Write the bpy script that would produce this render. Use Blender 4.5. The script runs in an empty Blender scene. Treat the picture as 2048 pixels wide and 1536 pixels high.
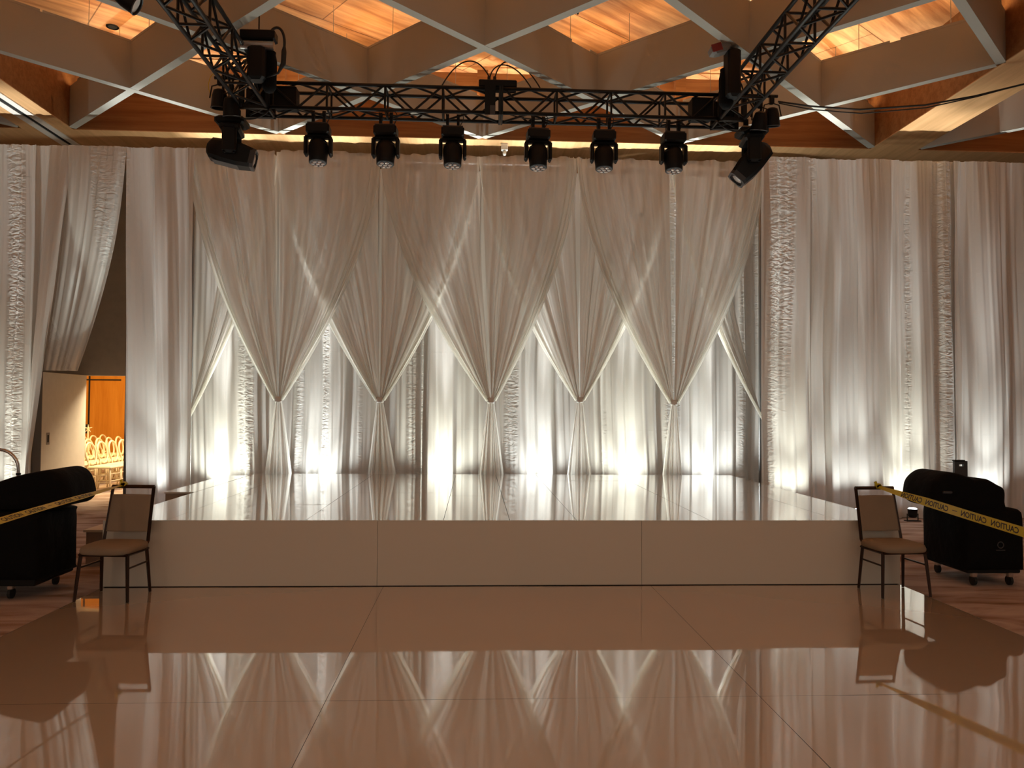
import bpy, math, random
import numpy as np
from mathutils import Vector, Matrix
C = bpy.context.scene.collection
S = bpy.context.scene
R = math.radians
random.seed(7)

# ------------------------------------------------------------------ camera, world, exposure
CAM_H = 1.62; YAW, PITCH, ROLL, FPX = .0487, .0294, .0075, 1537.75
def ray(px, py):
    X = (px-1024)/FPX; U = -(py-768)/FPX
    r = X*math.cos(ROLL)-U*math.sin(ROLL); u = X*math.sin(ROLL)+U*math.cos(ROLL)
    dd = math.cos(PITCH)-u*math.sin(PITCH); z = math.sin(PITCH)+u*math.cos(PITCH)
    return Vector((r*math.cos(YAW)+dd*math.sin(YAW), -r*math.sin(YAW)+dd*math.cos(YAW), z))
fw = ray(1024, 768).normalized()
rt = (ray(1124, 768)-ray(1024, 768)).normalized()
up = rt.cross(fw).normalized()
cam = bpy.data.cameras.new('camera'); cam.sensor_width = 36; cam.lens = FPX/2048*36
cam.clip_end = 200; cam.clip_start = .05
co = bpy.data.objects.new('camera', cam); C.objects.link(co)
co.matrix_world = Matrix.Translation((0, 0, CAM_H)) @ Matrix((rt, up, -fw)).transposed().to_4x4()
S.camera = co
S.view_settings.view_transform = 'Standard'; S.view_settings.look = 'None'
S.view_settings.gamma = 1; S.view_settings.use_curve_mapping = False
S.view_settings.exposure = 0.0
w = bpy.data.worlds.new('World'); S.world = w; w.use_nodes = True
w.node_tree.nodes['Background'].inputs[0].default_value = (1.0, .83, .66, 1)
w.node_tree.nodes['Background'].inputs[1].default_value = .54

def lamp(name, kind, loc, power, color, rot=(0, 0, 0), **k):
    l = bpy.data.lights.new(name, kind); l.energy = power; l.color = color
    for a, b in k.items(): setattr(l, a, b)
    o = bpy.data.objects.new(name, l); C.objects.link(o); o.location = loc; o.rotation_euler = rot
    return o
# unseen warm fill lamps added near the ceiling, standing for the hall's downlights
for i, (x, y) in enumerate([(-4.5, -1.5), (0, -2.5), (4.5, -1.5), (0, 2.0)]):
    lamp('hall_fill', 'AREA', (x, y, 6.85), 42 if y < 0 else 18, (1, .74, .50), size=.8, shape='DISK')
# the next room behind the open door, lit bright and warm
lamp('next_room_light', 'AREA', (-7.4, 16.6, 4.6), 410, (1, .66, .26), size=2.5, shape='SQUARE')
lamp('next_room_light', 'AREA', (-5.7, 15.3, 3.0), 150, (1, .78, .50), rot=(R(-20), R(25), 0), size=.8, shape='SQUARE')  # unseen lamp, placed to brighten the door leaf through the doorway

# ------------------------------------------------------------------ materials
def newmat(name):
    m = bpy.data.materials.new(name); m.use_nodes = True
    return m, m.node_tree.nodes, m.node_tree.links
def mat(name, col, rough=.6, metal=0, spec=.5, coat=0, bump=None, emit=None, sheen=0, vary=0):
    m, n, l = newmat(name); b = n['Principled BSDF']
    b.inputs['Base Color'].default_value = (*col, 1); b.inputs['Roughness'].default_value = rough
    b.inputs['Metallic'].default_value = metal; b.inputs['Specular IOR Level'].default_value = spec
    b.inputs['Coat Weight'].default_value = coat; b.inputs['Sheen Weight'].default_value = sheen
    tc = n.new('ShaderNodeTexCoord')
    if emit:
        b.inputs['Emission Color'].default_value = (*emit[0], 1); b.inputs['Emission Strength'].default_value = emit[1]
    if vary:
        ns = n.new('ShaderNodeTexNoise'); ns.inputs['Scale'].default_value = 9; ns.inputs['Detail'].default_value = 5
        l.new(tc.outputs['Object'], ns.inputs['Vector'])
        mx = n.new('ShaderNodeMixRGB'); mx.blend_type = 'MIX'
        mx.inputs[1].default_value = (*[c*(1-vary) for c in col], 1); mx.inputs[2].default_value = (*[min(1, c*(1+vary)) for c in col], 1)
        l.new(ns.outputs['Fac'], mx.inputs[0]); l.new(mx.outputs[0], b.inputs['Base Color'])
    if bump:
        ns = n.new('ShaderNodeTexNoise'); ns.inputs['Scale'].default_value = bump[0]; ns.inputs['Detail'].default_value = 3
        l.new(tc.outputs['Object'], ns.inputs['Vector'])
        bp = n.new('ShaderNodeBump'); bp.inputs['Strength'].default_value = bump[1]; bp.inputs['Distance'].default_value = bump[2]
        l.new(ns.outputs['Fac'], bp.inputs['Height']); l.new(bp.outputs[0], b.inputs['Normal'])
    return m
def wood(name, dark, light, rot, scale=(.55, 7, 7), rough=.45, seam=None):
    m, n, l = newmat(name); b = n['Principled BSDF']; b.inputs['Roughness'].default_value = rough
    b.inputs['Specular IOR Level'].default_value = .3
    tc = n.new('ShaderNodeTexCoord'); mp = n.new('ShaderNodeMapping')
    mp.inputs['Rotation'].default_value = rot
    l.new(tc.outputs['Object'], mp.inputs['Vector'])
    sc = n.new('ShaderNodeMapping'); sc.inputs['Scale'].default_value = scale
    l.new(mp.outputs[0], sc.inputs['Vector'])
    ns = n.new('ShaderNodeTexNoise'); ns.inputs['Scale'].default_value = 1.4; ns.inputs['Detail'].default_value = 7; ns.inputs['Roughness'].default_value = .62
    ns.inputs['Distortion'].default_value = .35
    l.new(sc.outputs[0], ns.inputs['Vector'])
    cr = n.new('ShaderNodeValToRGB'); cr.color_ramp.elements[0].position = .34; cr.color_ramp.elements[1].position = .66
    cr.color_ramp.elements[0].color = (*dark, 1); cr.color_ramp.elements[1].color = (*light, 1)
    l.new(ns.outputs['Fac'], cr.inputs[0])
    out = cr.outputs[0]
    if seam:
        br = n.new('ShaderNodeTexBrick'); br.offset = .5; br.inputs['Scale'].default_value = 1
        br.inputs['Brick Width'].default_value = seam[0]; br.inputs['Row Height'].default_value = seam[1]
        br.inputs['Mortar Size'].default_value = .008; br.inputs['Mortar Smooth'].default_value = 0
        br.inputs['Color1'].default_value = (1, 1, 1, 1); br.inputs['Color2'].default_value = (.86, .86, .86, 1); br.inputs['Mortar'].default_value = (.35, .3, .25, 1)
        l.new(mp.outputs[0], br.inputs['Vector'])
        mx = n.new('ShaderNodeMixRGB'); mx.blend_type = 'MULTIPLY'; mx.inputs[0].default_value = 1
        l.new(out, mx.inputs[1]); l.new(br.outputs['Color'], mx.inputs[2]); out = mx.outputs[0]
    l.new(out, b.inputs['Base Color'])
    return m
M = {}
M['ceil'] = wood('ceiling_wood', (.36, .125, .04), (.80, .40, .165), (0, 0, R(-38)), (.42, 4.2, 4.2), seam=(2.44, 1.22))
M['beam'] = wood('beam_wood_lit', (.56, .32, .145), (.72, .43, .21), (0, 0, R(90)), (.5, 9, 9))  # paler tone carries the uplight on the undersides
M['fascia'] = wood('fascia_wood_shaded', (.24, .10, .035), (.36, .17, .065), (0, 0, 0), (.5, 9, 9))  # same wood, darkened for the shade on upright faces
M['panelwood'] = wood('panel_wood', (.50, .19, .02), (.62, .27, .04), (0, R(90), 0), (.5, 6, 6))
M['fin'] = mat('fin_plaster', (.46, .455, .41), .85, spec=.2, bump=(90, .15, .004))
M['led'] = mat('led_strip', (1, .8, .5), emit=((1, .70, .38), 15))
M['track'] = mat('track_white', (.8, .78, .74), .5)
M['dark'] = mat('slot_dark', (.01, .01, .01), .9)
M['doorleaf'] = mat('door_covering', (.74, .70, .62), .85, spec=.2, bump=(160, .5, .004), vary=.08)
M['wall'] = mat('wall_covering', (.42, .385, .33), .9, spec=.2, bump=(160, .5, .004), vary=.12)
M['black'] = mat('black_metal', (.006, .006, .0065), .48, spec=.25, bump=(40, .1, .002))
M['trussm'] = mat('truss_black', (.008, .008, .008), .42, metal=0, spec=.35)
M['dgrey'] = mat('dark_grey_plastic', (.05, .05, .055), .35)
M['cloth'] = mat('black_cover_cloth', (.0045, .0045, .005), .85, spec=.15, bump=(9, .5, .03))
M['logo'] = mat('grey_print', (.06, .06, .062), .6)
M['lens'] = mat('lens_glass', (.75, .76, .8), .08, metal=1)
M['lamp'] = mat('lit_lens', (1, 1, 1), emit=((.86, .93, 1), 9))
M['chrome'] = mat('chrome', (.6, .58, .57), .25, metal=1)
M['alu'] = mat('aluminium', (.55, .55, .55), .3, metal=1)
M['redp'] = mat('red_label', (.25, .02, .015), .5)
M['greyp'] = mat('grey_body', (.22, .21, .2), .5)
M['rubber'] = mat('rubber', (.012, .012, .012), .7)
M['frame'] = mat('bronze_frame', (.040, .020, .013), .32, metal=.55)
M['fabric'] = mat('beige_fabric', (.27, .215, .16), .92, spec=.15, bump=(240, .4, .002), vary=.08)
M['tape'] = mat('yellow_tape', (.62, .50, .01), .32, spec=.5)
M['ink'] = mat('black_ink', (.02, .015, .01), .5)
M['cream'] = mat('cream_paint', (.80, .70, .50), .45)
M['pipe'] = mat('pipe_grey', (.3, .3, .3), .4, metal=.8)
M['white'] = mat('white_plastic', (.8, .8, .78), .5)
M['cable'] = mat('black_cable', (.01, .01, .01), .55)
M['skirt'] = mat('skirt_laminate', (.60, .56, .49), .42, spec=.4, bump=(1.3, .12, .05))
M['side'] = mat('riser_side', (.28, .23, .19), .7)

def carpet():
    m, n, l = newmat('carpet'); b = n['Principled BSDF']; b.inputs['Roughness'].default_value = .95; b.inputs['Specular IOR Level'].default_value = .1
    tc = n.new('ShaderNodeTexCoord'); mp = n.new('ShaderNodeMapping'); mp.inputs['Scale'].default_value = (.9, 2.6, 1); mp.inputs['Rotation'].default_value = (0, 0, R(12))
    l.new(tc.outputs['Object'], mp.inputs[0])
    ns = n.new('ShaderNodeTexNoise'); ns.inputs['Scale'].default_value = 1.1; ns.inputs['Detail'].default_value = 5; ns.inputs['Distortion'].default_value = 1.6
    l.new(mp.outputs[0], ns.inputs['Vector'])
    cr = n.new('ShaderNodeValToRGB'); e = cr.color_ramp.elements
    e[0].position = .3; e[0].color = (.19, .13, .105, 1); e[1].position = .72; e[1].color = (.60, .50, .47, 1)
    x = e.new(.5); x.color = (.42, .33, .30, 1); x = e.new(.38); x.color = (.31, .215, .175, 1)
    l.new(ns.outputs['Fac'], cr.inputs[0]); l.new(cr.outputs[0], b.inputs['Base Color'])
    n2 = n.new('ShaderNodeTexNoise'); n2.inputs['Scale'].default_value = 180
    bp = n.new('ShaderNodeBump'); bp.inputs['Strength'].default_value = .5; bp.inputs['Distance'].default_value = .01
    l.new(tc.outputs['Object'], n2.inputs['Vector']); l.new(n2.outputs['Fac'], bp.inputs['Height']); l.new(bp.outputs[0], b.inputs['Normal'])
    return m
M['carpet'] = carpet()
def gloss(name, col, rough, wav, wscale):
    m, n, l = newmat(name); b = n['Principled BSDF']; b.inputs['Base Color'].default_value = (*col, 1)
    b.inputs['Roughness'].default_value = rough; b.inputs['Specular IOR Level'].default_value = 1.0; b.inputs['Coat Weight'].default_value = 1; b.inputs['Coat Roughness'].default_value = rough*.6; b.inputs['Coat IOR'].default_value = 1.6
    tc = n.new('ShaderNodeTexCoord'); mp = n.new('ShaderNodeMapping'); mp.inputs['Scale'].default_value = wscale
    l.new(tc.outputs['Object'], mp.inputs[0])
    ns = n.new('ShaderNodeTexNoise'); ns.inputs['Scale'].default_value = 1; ns.inputs['Detail'].default_value = 1.0
    l.new(mp.outputs[0], ns.inputs['Vector'])
    bp = n.new('ShaderNodeBump'); bp.inputs['Strength'].default_value = 1; bp.inputs['Distance'].default_value = wav
    l.new(ns.outputs['Fac'], bp.inputs['Height']); l.new(bp.outputs[0], b.inputs['Normal'])
    return m
M['floorgloss'] = gloss('white_gloss_floor', (.50, .40, .32), .035, .004, (1.6, .8, 1))
M['deckgloss'] = gloss('white_gloss_deck', (.60, .57, .53), .05, .0022, (2.2, 1.3, 1))

def satin():
    m, n, l = newmat('white_satin'); b = n['Principled BSDF']
    b.inputs['Base Color'].default_value = (.77, .745, .715, 1); b.inputs['Roughness'].default_value = .37
    b.inputs['Specular IOR Level'].default_value = .55; b.inputs['Sheen Weight'].default_value = .15
    tc = n.new('ShaderNodeTexCoord')
    # crinkled seams: narrow vertical bands with short horizontal puckers
    m1 = n.new('ShaderNodeMapping'); m1.inputs['Scale'].default_value = (2.6, .01, .05); l.new(tc.outputs['Object'], m1.inputs[0])
    n1 = n.new('ShaderNodeTexNoise'); n1.inputs['Scale'].default_value = 1; n1.inputs['Detail'].default_value = 0; l.new(m1.outputs[0], n1.inputs['Vector'])
    cr = n.new('ShaderNodeValToRGB'); cr.color_ramp.elements[0].position = .585; cr.color_ramp.elements[1].position = .66; l.new(n1.outputs['Fac'], cr.inputs[0])
    m2 = n.new('ShaderNodeMapping'); m2.inputs['Scale'].default_value = (7, 7, 17); m2.inputs['Rotation'].default_value = (0, R(14), 0); l.new(tc.outputs['Object'], m2.inputs[0])
    n2 = n.new('ShaderNodeTexNoise'); n2.inputs['Scale'].default_value = 1; n2.inputs['Detail'].default_value = 2; n2.inputs['Distortion'].default_value = 1.0; l.new(m2.outputs[0], n2.inputs['Vector'])
    mu = n.new('ShaderNodeMath'); mu.operation = 'MULTIPLY'; l.new(cr.outputs[0], mu.inputs[0]); l.new(n2.outputs['Fac'], mu.inputs[1])
    n3 = n.new('ShaderNodeTexNoise'); n3.inputs['Scale'].default_value = 60; n3.inputs['Detail'].default_value = 2; l.new(tc.outputs['Object'], n3.inputs['Vector'])
    m4 = n.new('ShaderNodeMath'); m4.operation = 'MULTIPLY_ADD'; m4.inputs[1].default_value = .03; l.new(n3.outputs['Fac'], m4.inputs[0]); l.new(mu.outputs[0], m4.inputs[2])
    # packing creases: thin horizontal lines
    sp = n.new('ShaderNodeSeparateXYZ'); l.new(tc.outputs['Object'], sp.inputs[0])
    pp = n.new('ShaderNodeMath'); pp.operation = 'PINGPONG'; pp.inputs[1].default_value = .62; l.new(sp.outputs['Z'], pp.inputs[0])
    lt = n.new('ShaderNodeMath'); lt.operation = 'LESS_THAN'; lt.inputs[1].default_value = .008; l.new(pp.outputs[0], lt.inputs[0])
    m5 = n.new('ShaderNodeMath'); m5.operation = 'MULTIPLY_ADD'; m5.inputs[1].default_value = .12; l.new(lt.outputs[0], m5.inputs[0]); l.new(m4.outputs[0], m5.inputs[2])
    bp = n.new('ShaderNodeBump'); bp.inputs['Strength'].default_value = .8; bp.inputs['Distance'].default_value = .028
    l.new(m5.outputs[0], bp.inputs['Height']); l.new(bp.outputs[0], b.inputs['Normal'])
    tr = n.new('ShaderNodeBsdfTranslucent'); tr.inputs['Color'].default_value = (.75, .73, .70, 1)
    mx = n.new('ShaderNodeMixShader'); mx.inputs[0].default_value = .18
    l.new(b.outputs[0], mx.inputs[1]); l.new(tr.outputs[0], mx.inputs[2]); l.new(mx.outputs[0], n['Material Output'].inputs['Surface'])
    return m
M['satin'] = satin()
def sheer():
    m, n, l = newmat('sheer_voile'); n.remove(n['Principled BSDF'])
    at = n.new('ShaderNodeAttribute'); at.attribute_name = 'weave'
    d = n.new('ShaderNodeBsdfDiffuse'); d.inputs['Color'].default_value = (.80, .765, .715, 1)
    t = n.new('ShaderNodeBsdfTranslucent'); t.inputs['Color'].default_value = (.93, .92, .88, 1)
    ah = n.new('ShaderNodeAttribute'); ah.attribute_name = 'hem'
    mx = n.new('ShaderNodeMixShader'); l.new(ah.outputs['Fac'], mx.inputs[0])
    l.new(d.outputs[0], mx.inputs[1]); l.new(t.outputs[0], mx.inputs[2])
    tr = n.new('ShaderNodeBsdfTransparent'); m2 = n.new('ShaderNodeMixShader')
    l.new(at.outputs['Fac'], m2.inputs[0]); l.new(tr.outputs[0], m2.inputs[1]); l.new(mx.outputs[0], m2.inputs[2])
    l.new(m2.outputs[0], n['Material Output'].inputs['Surface'])
    return m
M['sheer'] = sheer()

# ------------------------------------------------------------------ object helpers
ORG = {}
def tag(o, label=None, cat=None, group=None, kind=None):
    if label: o['label'] = label
    if cat: o['category'] = cat
    if group: o['group'] = group
    if kind: o['kind'] = kind
    return o
def thing(name, label, cat, loc=(0, 0, 0), group=None):
    o = bpy.data.objects.new(name, None); C.objects.link(o); o.location = loc; o.empty_display_size = .1
    ORG[o.name] = Vector(loc)
    return tag(o, label, cat, group)
class MB:
    def __init__(s): s.v = []; s.f = []
    def add(s, vs, fs):
        k = len(s.v); s.v += [tuple(v) for v in vs]; s.f += [tuple(i+k for i in f) for f in fs]; return s
    def box(s, x0, x1, y0, y1, z0, z1, mtx=None):
        vs = [Vector((x, y, z)) for z in (z0, z1) for y in (y0, y1) for x in (x0, x1)]
        if mtx: vs = [mtx @ v for v in vs]
        return s.add(vs, [(0, 2, 3, 1), (4, 5, 7, 6), (0, 1, 5, 4), (2, 6, 7, 3), (0, 4, 6, 2), (1, 3, 7, 5)])
    def bbox(s, x0, x1, y0, y1, z0, z1, b=.01, mtx=None):
        # box with chamfered edges
        cx, cy, cz = (x0+x1)/2, (y0+y1)/2, (z0+z1)/2; hx, hy, hz = (x1-x0)/2, (y1-y0)/2, (z1-z0)/2
        rings = []
        for z, ins in ((-hz, b), (-hz+b, 0), (hz-b, 0), (hz, b)):
            ax, ay = hx-ins, hy-ins; c = b*.8
            pts = [(-ax+c, -ay), (ax-c, -ay), (ax, -ay+c), (ax, ay-c), (ax-c, ay), (-ax+c, ay), (-ax, ay-c), (-ax, -ay+c)]
            rings.append([Vector((cx+p[0], cy+p[1], cz+z)) for p in pts])
        return s.rings(rings, mtx=mtx)
    def rings(s, rings, closed=True, cap=True, mtx=None):
        n = len(rings[0]); vs = [v for r in rings for v in r]
        if mtx: vs = [mtx @ Vector(v) for v in vs]
        fs = []
        for i in range(len(rings)-1):
            for j in range(n if closed else n-1):
                a, b2 = i*n+j, i*n+(j+1) % n
                fs.append((a, b2, b2+n, a+n))
        if cap:
            fs.append(tuple(range(n-1, -1, -1))); k = (len(rings)-1)*n; fs.append(tuple(k+j for j in range(n)))
        return s.add(vs, fs)
    def tube(s, pts, r, n=8, mtx=None, cap=True):
        pts = [Vector(p) for p in pts]; rs = r if isinstance(r, (list, tuple)) else [r]*len(pts)
        rings = []; ref = None
        for i, p in enumerate(pts):
            d = (pts[min(i+1, len(pts)-1)]-pts[max(i-1, 0)]).normalized()
            if ref is None: ref = Vector((0, 0, 1)) if abs(d.z) < .9 else Vector((1, 0, 0))
            u = d.cross(ref).normalized(); v = u.cross(d).normalized(); ref = v
            rings.append([p+(u*math.cos(6.28318*k/n)+v*math.sin(6.28318*k/n))*rs[i] for k in range(n)])
        return s.rings(rings, cap=cap, mtx=mtx)
    def lathe(s, prof, n=20, mtx=None, cap=True):
        return s.rings([[Vector((r*math.cos(6.28318*k/n), r*math.sin(6.28318*k/n), z)) for k in range(n)] for r, z in prof], mtx=mtx, cap=cap)
def link(name, mb, m, parent=None, smooth=False, attr=None):
    org = Vector((0, 0, 0))
    if parent is not None: org = ORG.get(parent.name, org)
    me = bpy.data.meshes.new(name)
    me.from_pydata([(v[0]-org.x, v[1]-org.y, v[2]-org.z) for v in mb.v], [], mb.f); me.update()
    if attr is not None:
        a = me.attributes.new('weave', 'FLOAT', 'POINT'); a.data.foreach_set('value', attr[0])
        a = me.attributes.new('hem', 'FLOAT', 'POINT'); a.data.foreach_set('value', attr[1])
    for k in (m if isinstance(m, (list, tuple)) else [m]): me.materials.append(k)
    if smooth: me.shade_smooth()
    o = bpy.data.objects.new(name, me); C.objects.link(o)
    if parent is not None: o.parent = parent; ORG[o.name] = org
    return o
def smooth_angle(o, a=40):
    o.data.shade_smooth(); o.data.set_sharp_from_angle(angle=R(a)); return o
def copy_tree(o, parent=None):
    c = o.copy(); C.objects.link(c); c.parent = parent
    for ch in list(o.children): copy_tree(ch, c)
    return c
def catenary(a, b, sag, n=16):
    a, b = Vector(a), Vector(b)
    return [a.lerp(b, i/n)-Vector((0, 0, sag*4*(i/n)*(1-i/n))) for i in range(n+1)]

# ------------------------------------------------------------------ the room
def struct(name, mb, m, **k): o = link(name, mb, m, **k); o['kind'] = 'structure'; return o
struct('floor', MB().box(-13, 13, -8, 22, -.15, -.03), M['carpet'])
struct('ceiling', MB().box(-21, 21, -8, 14.6, 7.0, 7.2), M['ceil'])
WY = 14.4
DX0, DX1, DZ = -7.19, -5.55, 2.13     # doorway
mb = MB(); mb.box(-13, DX0, WY, WY+.2, -.03, 5.916); mb.box(DX1, 13, WY, WY+.2, -.03, 5.916); mb.box(DX0, DX1, WY, WY+.2, DZ, 5.916)
struct('wall_back', mb, M['wall'])
struct('wall_left', MB().box(-13.2, -13, -8, 14.6, -.15, 7.0), M['wall'])
struct('wall_right', MB().box(13, 13.2, -8, 14.6, -.15, 7.0), M['wall'])
HB, FH, CZ = 5.916, .64, 7.0
tn = [0]
def trim(mb, m, **k): tn[0] += 1; return struct('trim_%d' % tn[0], mb, m, **k)
# fascia: upper face in shaded wood, soffit underside with uplight put into its colour
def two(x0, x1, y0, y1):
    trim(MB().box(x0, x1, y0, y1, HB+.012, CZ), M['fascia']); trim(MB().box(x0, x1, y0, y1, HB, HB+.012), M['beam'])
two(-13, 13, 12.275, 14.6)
B0, BX, BY, YF = .0864, 1.6036, 1.5524, 12.225
beams = [(B0+4*BX, B0+4*BX+.79), (B0-4*BX-.79, B0-4*BX)]
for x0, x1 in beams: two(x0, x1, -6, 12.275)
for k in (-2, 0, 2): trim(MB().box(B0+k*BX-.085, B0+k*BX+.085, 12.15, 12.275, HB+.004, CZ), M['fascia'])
# white slotted track under the left beam
mb = MB(); mb.box(-6.87, -6.76, -6, 13.9, HB-.02, HB-.001); mb.box(-6.68, -6.58, -6, 13.9, HB-.02, HB-.001)
trim(mb, M['track']); trim(MB().box(-6.759, -6.681, -6, 13.9, HB-.006, HB-.001), M['dark'])
# deep diamond grid of fins with light strips on their tops
def fin_run(ox, k, r, dk, n):
    a = Vector((ox+k*BX, YF-r*BY, 0)); b = Vector((ox+(k+dk*n)*BX, YF-(r+n)*BY, 0))
    d = (b-a).normalized(); p = Vector((-d.y, d.x, 0))*.055
    a2 = a+d*.02; b2 = b-d*.06
    mb = MB(); vs = [a2-p, a2+p, b2+p, b2-p]
    zt = HB+FH+(.004 if dk > 0 else 0); zb = HB+(.003 if dk > 0 else 0)
    mb.add([v+Vector((0, 0, zb)) for v in vs]+[v+Vector((0, 0, zt)) for v in vs], [(0, 3, 2, 1), (4, 5, 6, 7), (0, 1, 5, 4), (1, 2, 6, 5), (2, 3, 7, 6), (3, 0, 4, 7)])
    o = trim(mb, M['fin'])
    m2 = MB(); q = p*.45; a3 = a+d*.12; b3 = b-d*.12; vs = [a3-q, a3+q, b3+q, b3-q]
    m2.add([v+Vector((0, 0, zt+.002)) for v in vs]+[v+Vector((0, 0, zt+.007)) for v in vs], [(0, 3, 2, 1), (4, 5, 6, 7), (0, 1, 5, 4), (1, 2, 6, 5), (2, 3, 7, 6), (3, 0, 4, 7)])
    link('light_strip', m2, M['led'], o)
    shield = MB(); rr_ = random.Random(int(abs(ox*10)+k*7+r*13+dk*3))  # lips added to hide the light strips, gapped so broken glints show
    for sg in (-1, 1):
        t_ = .02
        while t_ < .98:
            ln = rr_.uniform(.14, .40); e_ = min(.985, t_+ln)
            A_, B_ = a.lerp(b, t_)+p*sg, a.lerp(b, e_)+p*sg; w2 = p.normalized()*.004
            shield.add([v+Vector((0, 0, z)) for z in (zt-.004, zt+.028) for v in (A_-w2, A_+w2, B_+w2, B_-w2)], [(0, 3, 2, 1), (4, 5, 6, 7), (0, 1, 5, 4), (1, 2, 6, 5), (2, 3, 7, 6), (3, 0, 4, 7)])
            t_ = e_+rr_.choice((.002, .006, .03, .05))
    link('strip_shield', shield, M['fin'], o)
    m3 = MB()
    nn = int((b-a).length/1.1)
    for i in range(nn):
        c = a.lerp(b, (i+.5)/nn)+p*(.6 if i % 2 else -.6)
        m3.tube([c+Vector((0, 0, zt-.01)), c+Vector((0, 0, CZ))], .004, 5)
    link('hanger_wires', m3, M['pipe'], o)
NR = 8
def bay(ox, kmin, kmax, nr):
    for dk in (1, -1):
        starts = [(k, 0) for k in range(kmin, kmax+1, 2) if -4 <= k+dk <= 4 and kmin <= k+dk <= kmax]
        edge = kmin if dk > 0 else kmax
        starts += [(edge, r) for r in range(2, nr, 2)]
        for k, r in starts:
            n = min(nr-r, (kmax-k) if dk > 0 else (k-kmin))
            if n > 0: fin_run(ox, k, r, dk, n)
bay(B0, -4, 4, NR)
bay(B0-8*BX-.79, 0, 4, 4); bay(B0+8*BX+.79, -4, 0, 4)
# door leaf standing open toward the hall, hinged on the left jamb
d1 = MB(); d1.box(-7.19, -7.07, 12.96, 14.38, .0-.02, DZ)
dl = struct('door_1', d1, M['doorleaf'])
link('flush_handle', MB().box(-7.069, -7.062, 13.13, 13.17, .97, 1.09), M['dark'], dl)
link('handle_plate', MB().box(-7.0695, -7.066, 13.10, 13.20, .93, 1.13), M['greyp'], dl)
link('leaf_edge', MB().box(-7.20, -7.068, 12.945, 12.96, -.02, DZ), M['greyp'], dl)
# next room
trim(MB().box(-12, -3, 20.4, 20.6, -.15, 5), M['panelwood'])
trim(MB().box(-9.97, -9.93, 20.39, 20.4, -.03, 5), M['dark'])
trim(MB().box(-12, -9.15, 20.385, 20.4, 2.22, 2.25), M['dark'])
trim(MB().box(-12, -9.97, 20.385, 20.4, .85, 1.08), M['dark'])
trim(MB().box(-12, -3, 14.6, 22, 5, 5.1), M['wall'])
trim(MB().box(-12.1, -12, 14.6, 22, -.15, 5), M['panelwood'])
trim(MB().box(-3, -2.9, 14.6, 22, -.15, 5), M['wall'])

# ------------------------------------------------------------------ stage and dance floor
XL, XR, SY0, SY1, SH = -3.264, 3.953, 7.002, 11.72, .589
st = thing('stage', 'raised white stage with glossy panelled top in front of the swagged curtains', 'stage', (.34, 9.3, -.03))
mb = MB(); cols = [XL, -2.72, -1.5, -.27, .33, .94, 2.17, 3.39, XR]
cuts = {0: [8.9, 10.9], 1: [8.1, 9.9, 11.2], 2: [7.7, 9.2, 10.7], 3: [8.9, 11.1], 4: [8.25, 10.0], 5: [8.85, 10.75], 6: [7.6, 9.3, 10.9], 7: [8.7, 10.4]}
for i in range(8):
    ys = [SY0]+cuts[i]+[SY1]
    for a, b in zip(ys, ys[1:]):
        z = SH+random.uniform(-.0004, .0004); g = .0022; t1, t2 = random.uniform(-.0006, .0006), random.uniform(-.0006, .0006)
        x0, x1, y0, y1 = cols[i]+g, cols[i+1]-g, a+g, b-g
        mb.add([(x0, y0, z-.012), (x1, y0, z-.012), (x1, y1, z-.012), (x0, y1, z-.012), (x0, y0, z), (x1, y0, z+t1), (x1, y1, z+t1+t2), (x0, y1, z+t2)],
               [(0, 3, 2, 1), (4, 5, 6, 7), (0, 1, 5, 4), (1, 2, 6, 5), (2, 3, 7, 6), (3, 0, 4, 7)])
link('deck', mb, M['deckgloss'], st)
link('substructure', MB().box(XL+.01, XR-.01, SY0+.015, SY1, -.03, SH-.013), M['dark'], st)
for a, b in ((XL, -.858), (-.858, 1.538), (1.538, XR)):
    link('front_panel', MB().box(a+.0015, b-.0015, SY0-.006, SY0+.014, .006, SH-.002), M['skirt'], st)
link('side_panel', MB().box(XL-.006, XL+.009, SY0-.004, SY1, -.03, SH-.002), M['skirt'], st)
link('side_panel', MB().box(XR-.009, XR+.006, SY0-.004, SY1, -.03, SH-.002), M['skirt'], st)
rs = thing('stage_riser', 'narrow white platform flush against the left rear side of the stage', 'platform', (-3.45, 10.2, -.03))
link('top', MB().box(-3.62, XL-.008, 9.23, 11.4, SH-.02, SH), M['deckgloss'], rs)
link('body', MB().box(-3.61, XL-.01, 9.24, 11.4, -.03, SH-.02), M['side'], rs)
sp = thing('stage_step', 'low step with pale top beside the left side of the stage, behind the left chair', 'step', (-3.6, 8.5, -.03))
link('tread', MB().box(-3.93, XL-.01, 8.0, 9.2, .32, .343), M['skirt'], sp)
link('riser_body', MB().box(-3.91, XL-.012, 8.02, 9.19, -.03, .32), M['side'], sp)
df = thing('dance_floor', 'glossy white sheet dance floor reflecting the curtains before the stage', 'dance floor', (.34, 3, -.03))
mb = MB()
rows = [(-3, -.57), (-.57, 1.87), (1.87, 4.31), (4.31, SY0-.01)]
xc = [XL, -.80, 1.62, XR]
nx, ny = 26, 18
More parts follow.
